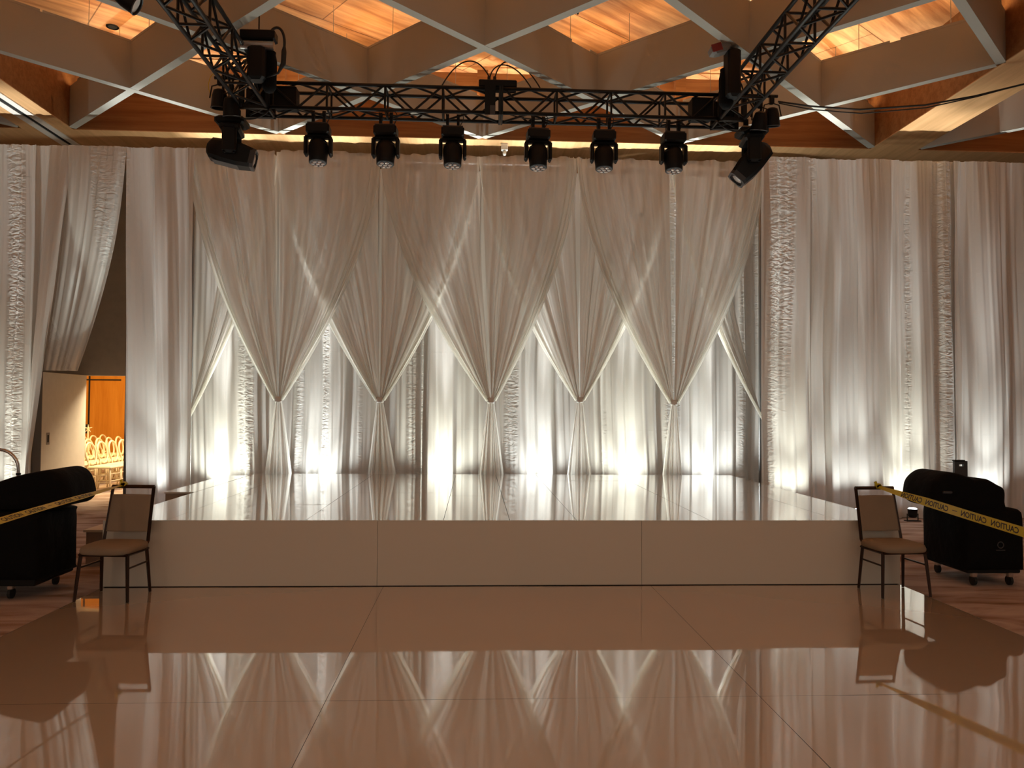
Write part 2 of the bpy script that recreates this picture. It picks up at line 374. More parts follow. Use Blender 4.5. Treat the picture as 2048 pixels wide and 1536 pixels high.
for ri, (y0, y1) in enumerate(rows):
    for ci in range(3):
        x0, x1 = xc[ci]+.0015, xc[ci+1]-.0015
        rr = random.Random(ri*7+ci); ph = rr.uniform(0, 6.28); ph2 = rr.uniform(0, 6.28); t1 = rr.uniform(-.0005, .0005)
        vs = []
        for j in range(ny+1):
            for i in range(nx+1):
                u, v = i/nx, j/ny; x = x0+(x1-x0)*u; y = y0+.0015+(y1-y0-.003)*v
                z = .0022*math.sin(math.pi*v)*(.6+.4*math.sin(3*x+ph)) + t1*(u-.5) + .0007*math.sin(2.1*x*1.7+ph2)*math.sin(math.pi*u)
                vs.append((x, y, z-.001))
        fs = [(j*(nx+1)+i, j*(nx+1)+i+1, (j+1)*(nx+1)+i+1, (j+1)*(nx+1)+i) for j in range(ny) for i in range(nx)]
        mb.add(vs, fs)
link('gloss_sheets', mb, M['floorgloss'], df, smooth=True)
link('backing', MB().box(XL, XR, -3, SY0-.008, -.03, -.0035), M['dark'], df)
for xe, sg in ((XL, -1), (XR, 1)):
    mb = MB(); y = -3
    while y < 6.9:
        y2 = min(y+1.22, 6.99); o_ = .022
        vs = [(xe, y+.003, 0), (xe, y2-.003, 0), (xe+sg*o_, y2-.003, -.03), (xe+sg*o_, y+.003, -.03), (xe, y+.003, -.03), (xe, y2-.003, -.03)]
        mb.add(vs, [(0, 1, 2, 3), (0, 3, 4), (1, 5, 2), (0, 4, 5, 1)]); y = y2
    link('edge_trim', mb, M['alu'], df)

# ------------------------------------------------------------------ drapery
rng = np.random.RandomState(3)
def vnoise(x, seed):
    r = np.random.RandomState(seed).uniform(-1, 1, 4096)
    i = np.floor(x).astype(int); f = x-i; f = f*f*(3-2*f)
    return r[i % 4096]*(1-f)+r[(i+1) % 4096]*f
def folds(sx, z, seed, ztop):
    drift = .04*vnoise(z*.5+seed, seed+9)
    s_ = sx+drift
    big = vnoise(s_/.17+50, seed)+.45*vnoise(s_/.07+20, seed+1)
    big = np.tanh(3.0*big)
    med = vnoise(s_/.045+.3*z, seed+2)
    fine = vnoise(sx/.028+90, seed+3)
    t = np.clip((z-(ztop-1.3))/1.3, 0, 1)**1.5
    return big*(1-t)*.066+med*.011*(1-.4*t)+fine*.012*t+.02*big*t
def drape(label, x0, x1, Y, ztop, seed, x0b=None, x1b=None, zbot=-.02, group=None, yfn=None, pw=1.0, name='curtain', amp=1.0):
    x0b = x0 if x0b is None else x0b; x1b = x1 if x1b is None else x1b
    nu = max(24, int((x1-x0)/.0085)); nv = 44
    u = np.linspace(0, 1, nu+1)[None, :]; v = np.linspace(0, 1, nv+1)[:, None]
    z = ztop+(zbot-ztop)*v+0*u
    g = v**pw
    xx = (x0+(x1-x0)*u)*(1-g)+(x0b+(x1b-x0b)*u)*g
    sx = x0*1.0+(x1-x0)*u+0*v
    edge = np.clip(np.minimum(u, 1-u)*14, .25, 1)
    yy = Y+folds(sx, z, seed, ztop)*edge*amp
    if yfn is not None: yy = yy+yfn(v)
    xx = xx+.012*vnoise(sx/.05+z*.8, seed+5)
    top = z+np.where(v < .001, .004*vnoise(sx/.03, seed+6), 0)
    mb = MB(); mb.v = list(map(tuple, np.stack([xx.ravel(), yy.ravel(), top.ravel()], 1)))
    n = nu+1
    mb.f = [(j*n+i, j*n+i+1, (j+1)*n+i+1, (j+1)*n+i) for j in range(nv) for i in range(nu)]
    mb.f = [tuple(reversed(f)) for f in mb.f]
    o = link(name, mb, M['satin'], smooth=True)
    return tag(o, label, 'curtain', group)
CT = 5.50
POST = [-4.37, -3.04, -1.47, .05, 1.57, 3.065, 4.54]
BYB = 12.52
kb = BYB/11.8
bl = ['white backdrop curtain behind the leftmost crossing of sheer swags, beside the left satin drapes',
      'white backdrop curtain lit behind the gap between first and second tied swags from the left',
      'white backdrop curtain lit behind the gap between second and third tied swags from the left',
      'white backdrop curtain lit behind the gap between third and fourth tied swags from the left',
      'white backdrop curtain lit behind the gap between fourth and fifth tied swags from the left',
      'white backdrop curtain behind the rightmost crossing of sheer swags, beside the right satin drapes']
for i in range(6):
    a, b = POST[i]*kb, POST[i+1]*kb
    if i == 0: a -= .8
    if i == 5: b += .3
    drape(bl[i], a-.02, b+.02, BYB+.03*(i % 2), CT-.02, 100+i*17, group='backdrop curtains behind the swags')
LY, LZ = 11.6, 5.44
drape('white satin curtain at the far left edge of the photo, behind the black covered cases', -7.55, -6.5, LY, LZ, 301, group='plain side curtains')
drape('long straight white satin curtain just left of the open grey door leaf', -6.52, -5.98, LY+.02, LZ, 322, x1b=-6.60, group='plain side curtains')
drape('plain white satin curtain left of the frame, beyond the hooped cart bar', -9.6, -7.5, LY+.03, LZ, 333, group='plain side curtains')
drape('white satin curtain swept aside and caught over the top of the open door leaf', -6.12, -5.20, LY-.01, LZ, 345, x0b=-7.24, x1b=-6.62, zbot=2.16, yfn=lambda v: 1.55*np.clip(v, 0, 1)**2.0, pw=1.9, amp=.75)
drape('narrow white satin curtain hanging down right side of the doorway', -5.21, -4.80, LY, LZ, 361, x0b=-5.1, x1b=-4.62, group='plain side curtains')
drape('white satin curtain with a puckered seam, left neighbour of the sheer swags', -4.82, -4.20, LY-.02, LZ, 377, x0b=-4.64, x1b=-4.17, group='plain side curtains')
RY, RZ = 11.36, 5.44
rb = [4.34, 5.05, 5.82, 6.45, 7.33, 8.4, 9.7]
rl = ['white satin curtain with puckered left seam, directly right of the sheer swags',
      'white satin curtain with a wide crinkled flat fold, second right of the swags',
      'white satin curtain rising behind the right beige chair back',
      'white satin curtain directly behind the small visible floor uplight, right of the right chair',
      'white satin curtain rising behind the black covered speaker cases on the right',
      'white satin curtain running out of the right edge of the photo']
for i in range(6):
    drape(rl[i], rb[i]-.02, rb[i+1]+.02, RY+.03*(i % 2), RZ, 401+i*13, group='plain side curtains')

def sheer_panel(name, parent, xo, xi, to, ti, zt, zb, Y, seed, po=1.68, pi_=1.35, dens=.70, amp=.05):
    nu, nv = 90, 56
    u = np.linspace(0, 1, nu+1)[None, :]; v = np.linspace(0, 1, nv+1)[:, None]
    p = po+(pi_-po)*u; g = v**p
    ue = u
    xt = xo+(xi-xo)*ue; xb = to+(ti-to)*ue
    x = xt+(xb-xt)*g
    z = zt+(zb-zt)*v+0*u
    wd = np.abs((xi-xo)*(1-v**1.8)+(ti-to)*v**1.8)+.03
    gather = abs(xi-xo)/wd
    s_ = u*12+.5*vnoise(v*3+u*0, seed)
    f = np.tanh(1.8*(vnoise(s_, seed+1)+.5*vnoise(s_*2.4, seed+2)))
    a = amp*np.minimum(1, wd/.35)
    y = Y+f*a
    d = 1-(1-dens)**(np.minimum(gather, 5)**.85)
    hem = np.exp(-(u/.035)**2)
    d = np.clip(d+.35*hem+.16*vnoise(s_*2.2, seed+4)+0*v, .25, .97)
    mb = MB(); mb.v = list(map(tuple, np.stack([x.ravel(), y.ravel(), z.ravel()], 1))); n = nu+1
    mb.f = [(j*n+i, j*n+i+1, (j+1)*n+i+1, (j+1)*n+i) for j in range(nv) for i in range(nu)]
    hm = .15+.78*np.exp(-(u/.16)**1.5)*(.35+.65*v)+0*v
    o = link(name, mb, M['sheer'], parent, smooth=True, attr=(d.ravel(), hm.ravel()))
    # rolled pleats gathered along the outer edge
    for uu, rad, yo in ((.004, .026, .004), (.045, .017, -.012), (.09, .013, -.020)):
        pts = []
        for j in range(0, 41):
            vv_ = j/40; pp = po+(pi_-po)*uu; g_ = vv_**pp
            pts.append((((xo+(xi-xo)*uu)*(1-g_)+(to+(ti-to)*uu)*g_), Y+yo*(1-.6*vv_), zt+(zb-zt)*vv_))
        rs_ = [rad*(.35+.65*min(1, vv_*2)) for vv_ in [j/40 for j in range(41)]]
        mbt = MB().tube(pts, rs_, 7); nvt = len(mbt.v)
        link('edge_pleat', mbt, M['sheer'], o, smooth=True, attr=(np.full(nvt, .70), np.full(nvt, .88)))
    return o
def tail(parent, T, zt, xl, xr, Y, seed):
    nu, nv = 80, 36
    u = np.linspace(0, 1, nu+1)[None, :]; v = np.linspace(0, 1, nv+1)[:, None]
    g = 1-(1-v)**1.25
    x = (T-.045+.09*u)*(1-g)+(xl+(xr-xl)*u)*g
    z = zt+(-.02-zt)*v+0*u
    s_ = u*9
    f = np.tanh(1.6*(vnoise(s_, seed)+.6*vnoise(s_*2.3, seed+2)))
    y = Y+f*(.01+.05*g)
    e = np.exp(-((np.minimum(u, 1-u))/.10)**2)
    d = np.clip(.93-.30*g+.15*e+.14*vnoise(s_*2, seed+5), .3, .97)
    mb = MB(); mb.v = list(map(tuple, np.stack([x.ravel(), y.ravel(), z.ravel()], 1))); n = nu+1
    mb.f = [(j*n+i, j*n+i+1, (j+1)*n+i+1, (j+1)*n+i) for j in range(nv) for i in range(nu)]
    hm = .3+.45*e+0*v
    return link('tail', mb, M['sheer'], parent, smooth=True, attr=(d.ravel(), hm.ravel()))
TIES = [(-2.962, 1.70, -3.182, -2.698), (-1.437, 1.705, -1.649, -1.098), (.254, 1.71, .019, .516), (1.627, 1.73, 1.385, 1.865), (3.094, 1.70, 2.861, 3.268)]
nm = ['leftmost of the five tied sheer white swags above the stage', 'second from left of the five tied sheer white swags, behind its neighbours',
      'middle one of the five tied sheer white swags above the stage', 'fourth from left of the five tied sheer white swags, behind its neighbours',
      'rightmost of the five tied sheer white swags above the stage']
for i, (T, zt, xl, xr) in enumerate(TIES):
    Y = 11.80 if i % 2 == 0 else 11.90
    k = Y/11.8
    t = thing('sheer_swag', nm[i], 'curtain', (T, Y, -.03), 'tied sheer swags')
    po, pn = POST[i], POST[i+2]
    wl = POST[i+1]-POST[i]; wr = POST[i+2]-POST[i+1]
    sheer_panel('swag_panel', t, po*k, (po+wl*.97)*k, (T-.055)*k, (T-.005)*k, CT, zt, Y, 500+i*11)
    sheer_panel('swag_panel', t, pn*k, (pn-wr*.97)*k, (T+.055)*k, (T+.005)*k, CT, zt, Y-.015, 600+i*11)
    tail(t, T*k, zt, xl*k, xr*k, Y, 700+i*5)
    mb = MB(); mb.lathe([(.048, -.04), (.062, -.025), (.055, 0), (.063, .025), (.05, .045)], 14, Matrix.Translation((T*k, Y-.005, zt)) @ Matrix.Scale(.55, 4, (0, 1, 0)))
    link('tie_band', mb, M['satin'], t, smooth=True)
for lab, po, pi_, to, ti, zt, sd in (('sheer white half swag falling left to tuck behind the left satin curtain', -3.04, -3.72, -4.42, -4.37, 1.16, 801),
                             ('sheer white half swag falling right to tuck behind the right satin curtain', 3.065, 3.80, 4.62, 4.56, 1.25, 823)):
    t = thing('sheer_swag', lab, 'curtain', (to, 12.0, -.03), 'half swags')
    k = 12.0/11.8
    sheer_panel('swag_panel', t, po*k, pi_*k, to*k, ti*k, CT, zt, 12.0, sd, po=1.6, pi_=1.8)
    tail(t, to*k, zt, (to-.12)*k, (to+.12)*k, 12.0, sd+3)
# pipe frames carrying the drapes
def pipe_run(label, xs, Y, z):
    t = thing('drape_frame', label, 'pipe frame', (xs[0], Y, -.03))
    link('crossbar', MB().tube([(xs[0], Y, z), (xs[-1], Y, z)], .02, 8), M['pipe'], t, smooth=True)
    for x in xs:
        u = link('upright', MB().tube([(x, Y, -.03), (x, Y, z+.02)], .022, 8), M['pipe'], t, smooth=True)
        link('foot_plate', MB().box(x-.2, x+.2, Y-.0, Y+.4, -.03, -.02), M['black'], u)
pipe_run('pipe frame standing behind the swagged centre curtains', [POST[0]*1.06]+[p*1.06 for p in POST[1:]], 12.66, CT-.06)
pipe_run('pipe frame standing behind the right side curtains', [4.6, 6.45, 8.4, 9.6], RY+.13, RZ-.06)
pipe_run('pipe frame standing behind the left side curtains', [-9.5, -7.4, -5.18, -4.3], LY+.13, LZ-.06)
pipe_run('front pipe frame carrying the sheer swags', [POST[0], POST[6]+.02], 12.09, CT-.03)

# ------------------------------------------------------------------ uplights
def uplight_proto():
    t = thing('uplight', '', 'light')
    mt = Matrix.Rotation(R(-8), 4, 'X')
    mb = MB().lathe([(.045, .055), (.062, .07), (.066, .14), (.07, .175), (.072, .18), (.066, .18)], 20)
    smooth_angle(link('can', mb, M['black'], t))
    link('lens', MB().lathe([(.064, .170), (.062, .184), (.045, .196), (.01, .20)], 20), M['lamp'], t)
    mb = MB().tube([(-.082, 0, .0), (-.082, 0, .11)], .007, 6); mb.tube([(.082, 0, 0), (.082, 0, .11)], .007, 6)
    link('yoke', mb, M['black'], t)
    link('foot', MB().box(-.11, .11, -.045, .045, -.0, .012), M['black'], t)
    return t
up0 = None
UP = [(-3.95, 12.24, 'floor uplight glowing behind stage edge left of the leftmost tied swag'),
      (-2.46, 12.22, 'floor uplight glowing between first and second tied swags'),
      (-.46, 12.22, 'floor uplight glowing between second and third tied swags'),
      (1.10, 12.22, 'floor uplight glowing between third and fourth tied swags'),
      (2.45, 12.22, 'floor uplight glowing between fourth and fifth tied swags'),
      (3.80, 12.24, 'floor uplight glowing behind stage edge right of the rightmost tied swag'),
      (-6.75, 11.25, 'floor uplight behind the left black cases, washing the far left curtain'),
      (-4.70, 11.22, 'floor uplight left of the stage, washing the puckered left curtain'),
      (4.72, 11.02, 'floor uplight just beyond right stage edge, at the first right curtain'),
      (5.62, 11.02, 'floor uplight behind the right beige chair, washing the curtain'),
      (6.50, 11.14, 'small black floor uplight in view on the carpet right of the right chair'),
      (7.72, 11.02, 'floor uplight behind the right black covered cases')]
for i, (x, y, lb) in enumerate(UP):
    o = up0 = uplight_proto() if i == 0 else copy_tree(up0)
    o.location = (x, y, -.03); o['label'] = lb; o['group'] = 'floor uplights along the curtains'
    back = i < 6
    wt = (.93, .98, .93) if i % 2 else (.97, 1, .86)
    lamp('uplight_beam', 'SPOT', (x, y, .20), 2900 if back else 1300, (.97, .99, .95), rot=(R(180), 0, 0), spot_size=R(18), spot_blend=1.0, shadow_soft_size=.05)
    lamp('uplight_beam', 'SPOT', (x, y, .20), 270 if back else 230, wt, rot=(R(180-(1 if back else 3)), 0, 0), spot_size=R(44), spot_blend=1.0, shadow_soft_size=.05)
    lamp('uplight_beam', 'SPOT', (x, y, .20), 142 if back else 50, wt, rot=(R(180+8 if back else 180-3), 0, 0), spot_size=R(128), spot_blend=1.0, shadow_soft_size=.05)

# ------------------------------------------------------------------ truss
TS, TZ0 = .32, 5.46
TY0 = 9.95
def truss(label, a, b, bays, loc_name='lighting_truss', caps=True):
    # box truss from a to b (min corner line), horizontal
    a, b = Vector(a), Vector(b); d = (b-a).normalized(); L = (b-a).length
    side = Vector((0, 1, 0)) if abs(d.x) > .5 else Vector((1, 0, 0)); upv = Vector((0, 0, 1))
    t = thing(loc_name, label, 'truss', tuple(a), 'black box truss sections')
    cr = {}
    for i in (0, 1):
        for j in (0, 1):
            off = side*(TS*i)+upv*(TS*j); cr[i, j] = off
            link('chord', MB().tube([a+off, b+off], .024, 10), M['trussm'], t, smooth=True)
    step = L/bays
    faces = [((0, 0), (0, 1)), ((1, 0), (1, 1)), ((0, 1), (1, 1)), ((0, 0), (1, 0))]
    for fi, (p, q) in enumerate(faces):
        for k in range(bays):
            s0, s1, sm = k*step, (k+1)*step, (k+.5)*step
            g = .02
            link('brace', MB().tube([a+d*(s0+g)+cr[q], a+d*sm+cr[p]], .015, 6), M['trussm'], t)
            link('brace', MB().tube([a+d*sm+cr[p], a+d*(s1-g)+cr[q]], .015, 6), M['trussm'], t)
            if k: link('brace', MB().tube([a+d*s0+cr[p], a+d*s0+cr[q]], .015, 6), M['trussm'], t)
    for s0 in (.0, L):
        mb = MB()
        c = a+d*s0
        lo = c-side*.03-upv*.03-d*.012; hi = c+side*(TS+.03)+upv*(TS+.03)+d*.012
        x0, y0, z0 = lo; x1, y1, z1 = hi
        w_ = .045
        if abs(d.x) > .5:
            mb.box(x0, x1, y0, y1, z0, z0+w_); mb.box(x0, x1, y0, y1, z1-w_, z1); mb.box(x0, x1, y0, y0+w_, z0+w_, z1-w_); mb.box(x0, x1, y1-w_, y1, z0+w_, z1-w_)
        else:
            mb.box(x0, x1, y0, y1, z0, z0+w_); mb.box(x0, x1, y0, y1, z1-w_, z1); mb.box(x0, x0+w_, y0, y1, z0+w_, z1-w_); mb.box(x1-w_, x1, y0, y1, z0+w_, z1-w_)
        link('end_plate', mb, M['trussm'], t)
    return t
AX0, AX1 = -3.03, 3.225
truss('black box truss section crossing left half in front of curtains, carrying three moving heads', (AX0+TS+.02, TY0, TZ0), (.30, TY0, TZ0), 4)
truss('black box truss section crossing right half in front of curtains, carrying three moving heads', (.33, TY0, TZ0), (AX1-.02, TY0, TZ0), 4)
truss('black box truss arm running toward the camera at upper left', (AX0, TY0-.02, TZ0), (AX0, 5.0, TZ0), 7)
truss('black box truss arm running toward the camera at upper right', (AX1, TY0-.02, TZ0), (AX1, 5.0, TZ0), 7)
def corner(label, x):
    t = thing('truss_corner', label, 'truss', (x, TY0, TZ0))
    for i in (0, 1):
        for j in (0, 1): link('post', MB().box(x+i*TS-.03, x+i*TS+.03, TY0+j*TS-.03, TY0+j*TS+.03, TZ0-.03, TZ0+TS+.03), M['trussm'], t)
    mb = MB()
    for z in (TZ0-.028, TZ0+TS+.02):
        mb.box(x-.03, x+TS+.03, TY0-.03, TY0+.03, z, z+.01); mb.box(x-.03, x+TS+.03, TY0+TS-.03, TY0+TS+.03, z, z+.01)
    link('cross_plates', mb, M['trussm'], t)
    link('rear_plate', MB().box(x+.03, x+TS-.03, TY0+TS+.0, TY0+TS+.012, TZ0-.02, TZ0+TS+.02), M['trussm'], t)
    mb = MB()
    mb.tube([(x, TY0+.01, TZ0), (x+TS, TY0+.01, TZ0+TS)], .0125, 6); mb.tube([(x+TS, TY0+.02, TZ0), (x, TY0+.02, TZ0+TS)], .0125, 6)
    mb.tube([(x, TY0, TZ0), (x+TS, TY0+TS, TZ0)], .014, 6); mb.tube([(x+TS, TY0, TZ0), (x, TY0+TS, TZ0)], .014, 6)
    link('brace', mb, M['trussm'], t)
corner('black truss corner block at left, above the sideways pointing fixture', AX0)
corner('black truss corner block at right, above the tilted fixture', AX1)
# solid sleeves hiding the motors at the inner corners
tag(link('control_case', MB().bbox(AX0+TS+.06, AX0+TS+.36, TY0+.05, TY0+TS-.05, TZ0+.03, TZ0+TS-.01, .015), M['black']), 'black equipment box inside the truss beside the left corner', 'equipment box')
tag(link('control_case', MB().bbox(AX1-.36, AX1-.07, TY0+.05, TY0+TS-.05, TZ0+.03, TZ0+TS-.01, .015), M['black']), 'black equipment box inside the truss beside the right corner', 'equipment box')
# power box on the middle joint
t = thing('power_box', 'black power distribution box on top of the truss middle, with looping cables', 'power box', (.3, 10.1, TZ0+TS+.02))
link('case', MB().bbox(.02, .52, TY0+.0, TY0+.22, TZ0+TS+.03, TZ0+TS+.125, .01), M['black'], t)
link('mount_plate', MB().box(.10, .24, TY0-.045, TY0-.03, TZ0-.04, TZ0+TS+.06), M['black'], t)
for xx in (.155, .23): link('plug', MB().tube([(xx, TY0+.08, TZ0+TS+.12), (xx, TY0+.08, TZ0+TS+.19)], .022, 10), M['rubber'], t)
link('webbing_strap', MB().box(.17, .235, TY0-.05, TY0-.046, TZ0-.04, TZ0+.08), M['dgrey'], t)
def loop(label, pts, r=.009):
    return tag(link('cable', MB().tube(pts, r, 7), M['cable'], smooth=True), label, 'cable')
def bez(p0, p1, p2, p3, n=18):
    p0, p1, p2, p3 = map(Vector, (p0, p1, p2, p3)); o = []
    for i in range(n+1):
        t_ = i/n; o.append(p0*(1-t_)**3+p1*3*t_*(1-t_)**2+p2*3*t_*t_*(1-t_)+p3*t_**3)
    return o
zt = TZ0+TS+.19
loop('black cable looping left from the power box onto the truss', bez((.155, 10.03, zt), (.0, 10.03, zt+.30), (-.25, 10.03, zt+.28), (-.47, 10.0, TZ0+TS+.025)))
loop('black cable looping right from the power box, the lower of two', bez((.165, 10.05, zt), (.22, 10.05, zt+.25), (.5, 10.05, zt+.25), (.72, 10.0, TZ0+TS+.025)))
loop('black cable looping right from the power box, the taller of two', bez((.235, 10.03, zt), (.32, 10.03, zt+.36), (.62, 10.03, zt+.25), (.84, 10.0, TZ0+TS+.025)))
# hoists
def hoist(label, x, y, z, right):
    t = thing('chain_hoist', label, 'hoist', (x, y, z))
    if right:
        link('motor_body', MB().bbox(x-.02, x+.14, y-.1, y+.1, z-.42, z+.16, .03), M['black'], t)
        mt = Matrix.Translation((x-.1, y-.02, z+.16)) @ Matrix.Rotation(R(-18), 4, 'Y')
        link('gear_housing', MB().bbox(-.12, .12, -.09, .09, -.06, .06, .03, mt), M['greyp'], t)
        link('label_plate', MB().box(-.122, .0, -.095, -.091, -.045, .045, mt), M['redp'], t)
    else:
        link('motor_body', MB().bbox(x-.09, x+.11, y-.09, y+.09, z-.42, z-.02, .03), M['black'], t)
        link('gear_housing', MB().bbox(x-.18, x+.22, y-.08, y+.08, z+.05, z+.16, .012), M['black'], t)
        link('motor_cylinder', smcyl((x-.18, y-.02, z+.0), (x+.2, y-.02, z+.0), .055), M['alu'], t, smooth=False)
    link('chain', MB().tube([(x+.02, y, z+.1), (x+.02, y, CZ)], .008, 6), M['black'], t)
    link('chain_bag', MB().lathe([(.05, -.5), (.085, -.44), (.09, -.15), (.07, -.05), (.075, -.03)], 12, Matrix.Translation((x+.12 if not right else x+.02, y+.1, z))), M['cloth'], t, smooth=True)
def smcyl(a, b, r, n=16): return MB().tube([a, b], r, n)
hoist('black and silver chain hoist above the left truss corner', -2.56, 8.95, 5.79, False)
hoist('chain hoist with a red label above the right truss corner', 2.97, 8.90, 5.72, True)
loop('thick black cable with inline connector drooping from the left hoist', bez((-2.40, 8.93, 5.95), (-2.32, 8.93, 6.06), (-2.23, 8.93, 5.98), (-2.24, 8.93, 5.78))+[Vector((-2.245, 8.93, 5.72)), Vector((-2.25, 8.93, 5.58)), Vector((-2.31, 8.94, 5.47)), Vector((-2.45, 8.95, 5.42))], [.016]*19+[.03, .03, .014, .014])
loop('dark cable hanging from the wood ceiling, centre right', bez((1.30, 9.6, CZ), (1.22, 9.6, 6.9), (1.30, 9.6, 6.8), (1.27, 9.6, 6.62)), .012)
# cable bundle leaving at right
pts = [tuple(ray(x, y)*(Yd/ray(x, y).y)+Vector((0, 0, CAM_H))) for x, y, Yd in ((1556, 205, 10.1), (1620, 214, 10), (1720, 221, 9.8), (1850, 212, 9.5), (1950, 194, 9.3), (2048, 170, 9.1), (2200, 128, 8.8))]
loop('upper of two black cables strung from the right truss corner to the right', [Vector(p)+Vector((0, 0, .012)) for p in pts], .012)
loop('lower of two black cables strung from the right truss corner to the right', [Vector(p)-Vector((0, .03, .022+.03*math.sin(i*.9))) for i, p in enumerate(pts)], .008)
tag(link('cable', MB().tube([Vector((-3.35+.1*math.cos(a), 9.95, 5.72+.17*math.sin(a))) for a in [R(70+i*12) for i in range(18)]], .004, 5), M['tape']), 'thin yellowish cable loop at the outer side of left truss corner', 'cable')
# truss-laid cables, sagging through the bottom lacing
for i, (xa, xb) in enumerate([(-2.5, -1.6), (-1.6, -.5), (.35, 1.2), (1.2, 2.2), (2.1, 2.95)]):
    loop(['thin black cable sagging inside the truss near the left corner', 'thin black cable sagging inside the truss between second and third moving heads', 'thin black cable sagging inside the truss right of the power box', 'thin black cable sagging inside the truss between fourth and fifth moving heads', 'thin black cable sagging inside the truss near the right corner'][i],
         catenary((xa, 10.12, TZ0+.08), (xb, 10.1, TZ0+.08), .09), .008)

cb = [('left', AX0+.16, 1), ('right', AX1+.16, -1)]
for side_, xc_, sg in cb:
    for k_, (lab, ww) in enumerate((('outermost loop of', .34), ('middle loop of', .24), ('innermost loop of', .13))):
        yk = 9.86+.05*k_
        loop('black cable, %s the bundle slung over the %s truss corner' % (lab, side_), bez((xc_-sg*ww, yk, TZ0+.02), (xc_-sg*(ww+.14), yk, TZ0+.55-.05*k_), (xc_+sg*.02, yk, TZ0+.78), (xc_+sg*.10, 9.9, TZ0+.5)), .017-.003*k_)
    loop('black cable looped slackly beneath the %s truss corner' % side_, bez((xc_-sg*.3, 9.9, TZ0), (xc_-sg*.28, 9.9, TZ0-.22), (xc_+sg*.1, 9.9, TZ0-.26), (xc_+sg*.22, 9.95, TZ0)), .010)
    tag(link('cable_sleeve', MB().tube([(xc_+sg*.12, 9.93, TZ0+.62), (xc_+sg*.06, 9.93, TZ0+.35), (xc_+sg*.10, 9.93, TZ0+.04)], [.05, .07, .055], 10), M['cloth'], smooth=True), 'black cloth cable sleeve hanging inside the %s truss corner' % side_, 'cable sleeve')

# ------------------------------------------------------------------ fixtures
def moving_head():
    t = thing('moving_head_light', '', 'stage light', (0, 0, 0), 'moving heads hung under the truss')
    # origin: truss bottom chord centre height; hangs down
    for s in (-.07, .07):
        mb = MB().box(s-.018, s+.018, -.03, .03, -.155, -.01); mb.tube([(s-.02, 0, 0), (s+.02, 0, 0)], .042, 12)
        link('clamp', mb, M['black'], t)
    link('base', MB().bbox(-.15, .15, -.12, .12, -.285, -.15, .022), M['black'], t)
    link('base_bracket', MB().bbox(-.135, .135, -.10, .10, -.155, -.14, .005), M['dgrey'], t)
    y = MB().bbox(-.165, .165, -.06, .06, -.33, -.285, .02)
    y.bbox(-.182, -.135, -.065, .065, -.56, -.30, .02); y.bbox(.135, .182, -.065, .065, -.56, -.30, .02)
    link('yoke', y, M['black'], t)
    mt = Matrix.Translation((0, 0, -.49)) @ Matrix.Rotation(R(-9), 4, 'X')
    hd = MB().lathe([(.03, .165), (.075, .155), (.112, .12), (.127, .06), (.128, -.02), (.118, -.10), (.116, -.165), (.108, -.172)], 24, mt)
    h = smooth_angle(link('head', hd, M['black'], t), 50)
    arc = [mt @ Vector((.112*math.cos(a), -.112*math.sin(a)*.75-.02, .085)) for a in [R(15+i*15) for i in range(11)]]
    link('trim_arc', MB().tube(arc, .011, 6), M['dgrey'], h, smooth=True)
    link('lens_plate', MB().lathe([(.104, -.168), (.104, -.174)], 24, mt), M['dgrey'], h)
    for k in range(7):
        a = k*1.0472; r_ = 0 if k == 6 else .064
        link('lens', MB().lathe([(.030, -.173), (.026, -.186), (.012, -.193)], 14, mt @ Matrix.Translation((r_*math.cos(a), r_*math.sin(a), 0))), M['lens'], h, smooth=True)
    c = MB().tube(bez((.05, .05, -.15), (.15, .1, -.02), (.16, .05, .05), (.10, .0, .06)), .006, 6)
    c.tube(bez((-.03, .06, -.15), (-.14, .1, -.08), (-.05, .0, .02), (-.11, .0, .07)), .005, 6)
    link('power_lead', c, M['cable'], t)
    return t
mh = moving_head()
ords = ['leftmost of the row of six under the truss', 'second from the left of the six under the truss', 'third from the left, just left of the truss middle',
        'fourth from the left, just right of the truss middle', 'fifth from the left of the six under the truss', 'rightmost of the row of six under the truss']
for i, x in enumerate([-2.075, -1.197, -.317, .816, 1.699, 2.638]):
    o = mh if i == 0 else copy_tree(mh)
    o.location = (x, 10.11, TZ0-.015); o['label'] = 'black moving head light, '+ords[i]; o.rotation_euler[2] = R([2, -3, 1, 4, -2, 2][i])
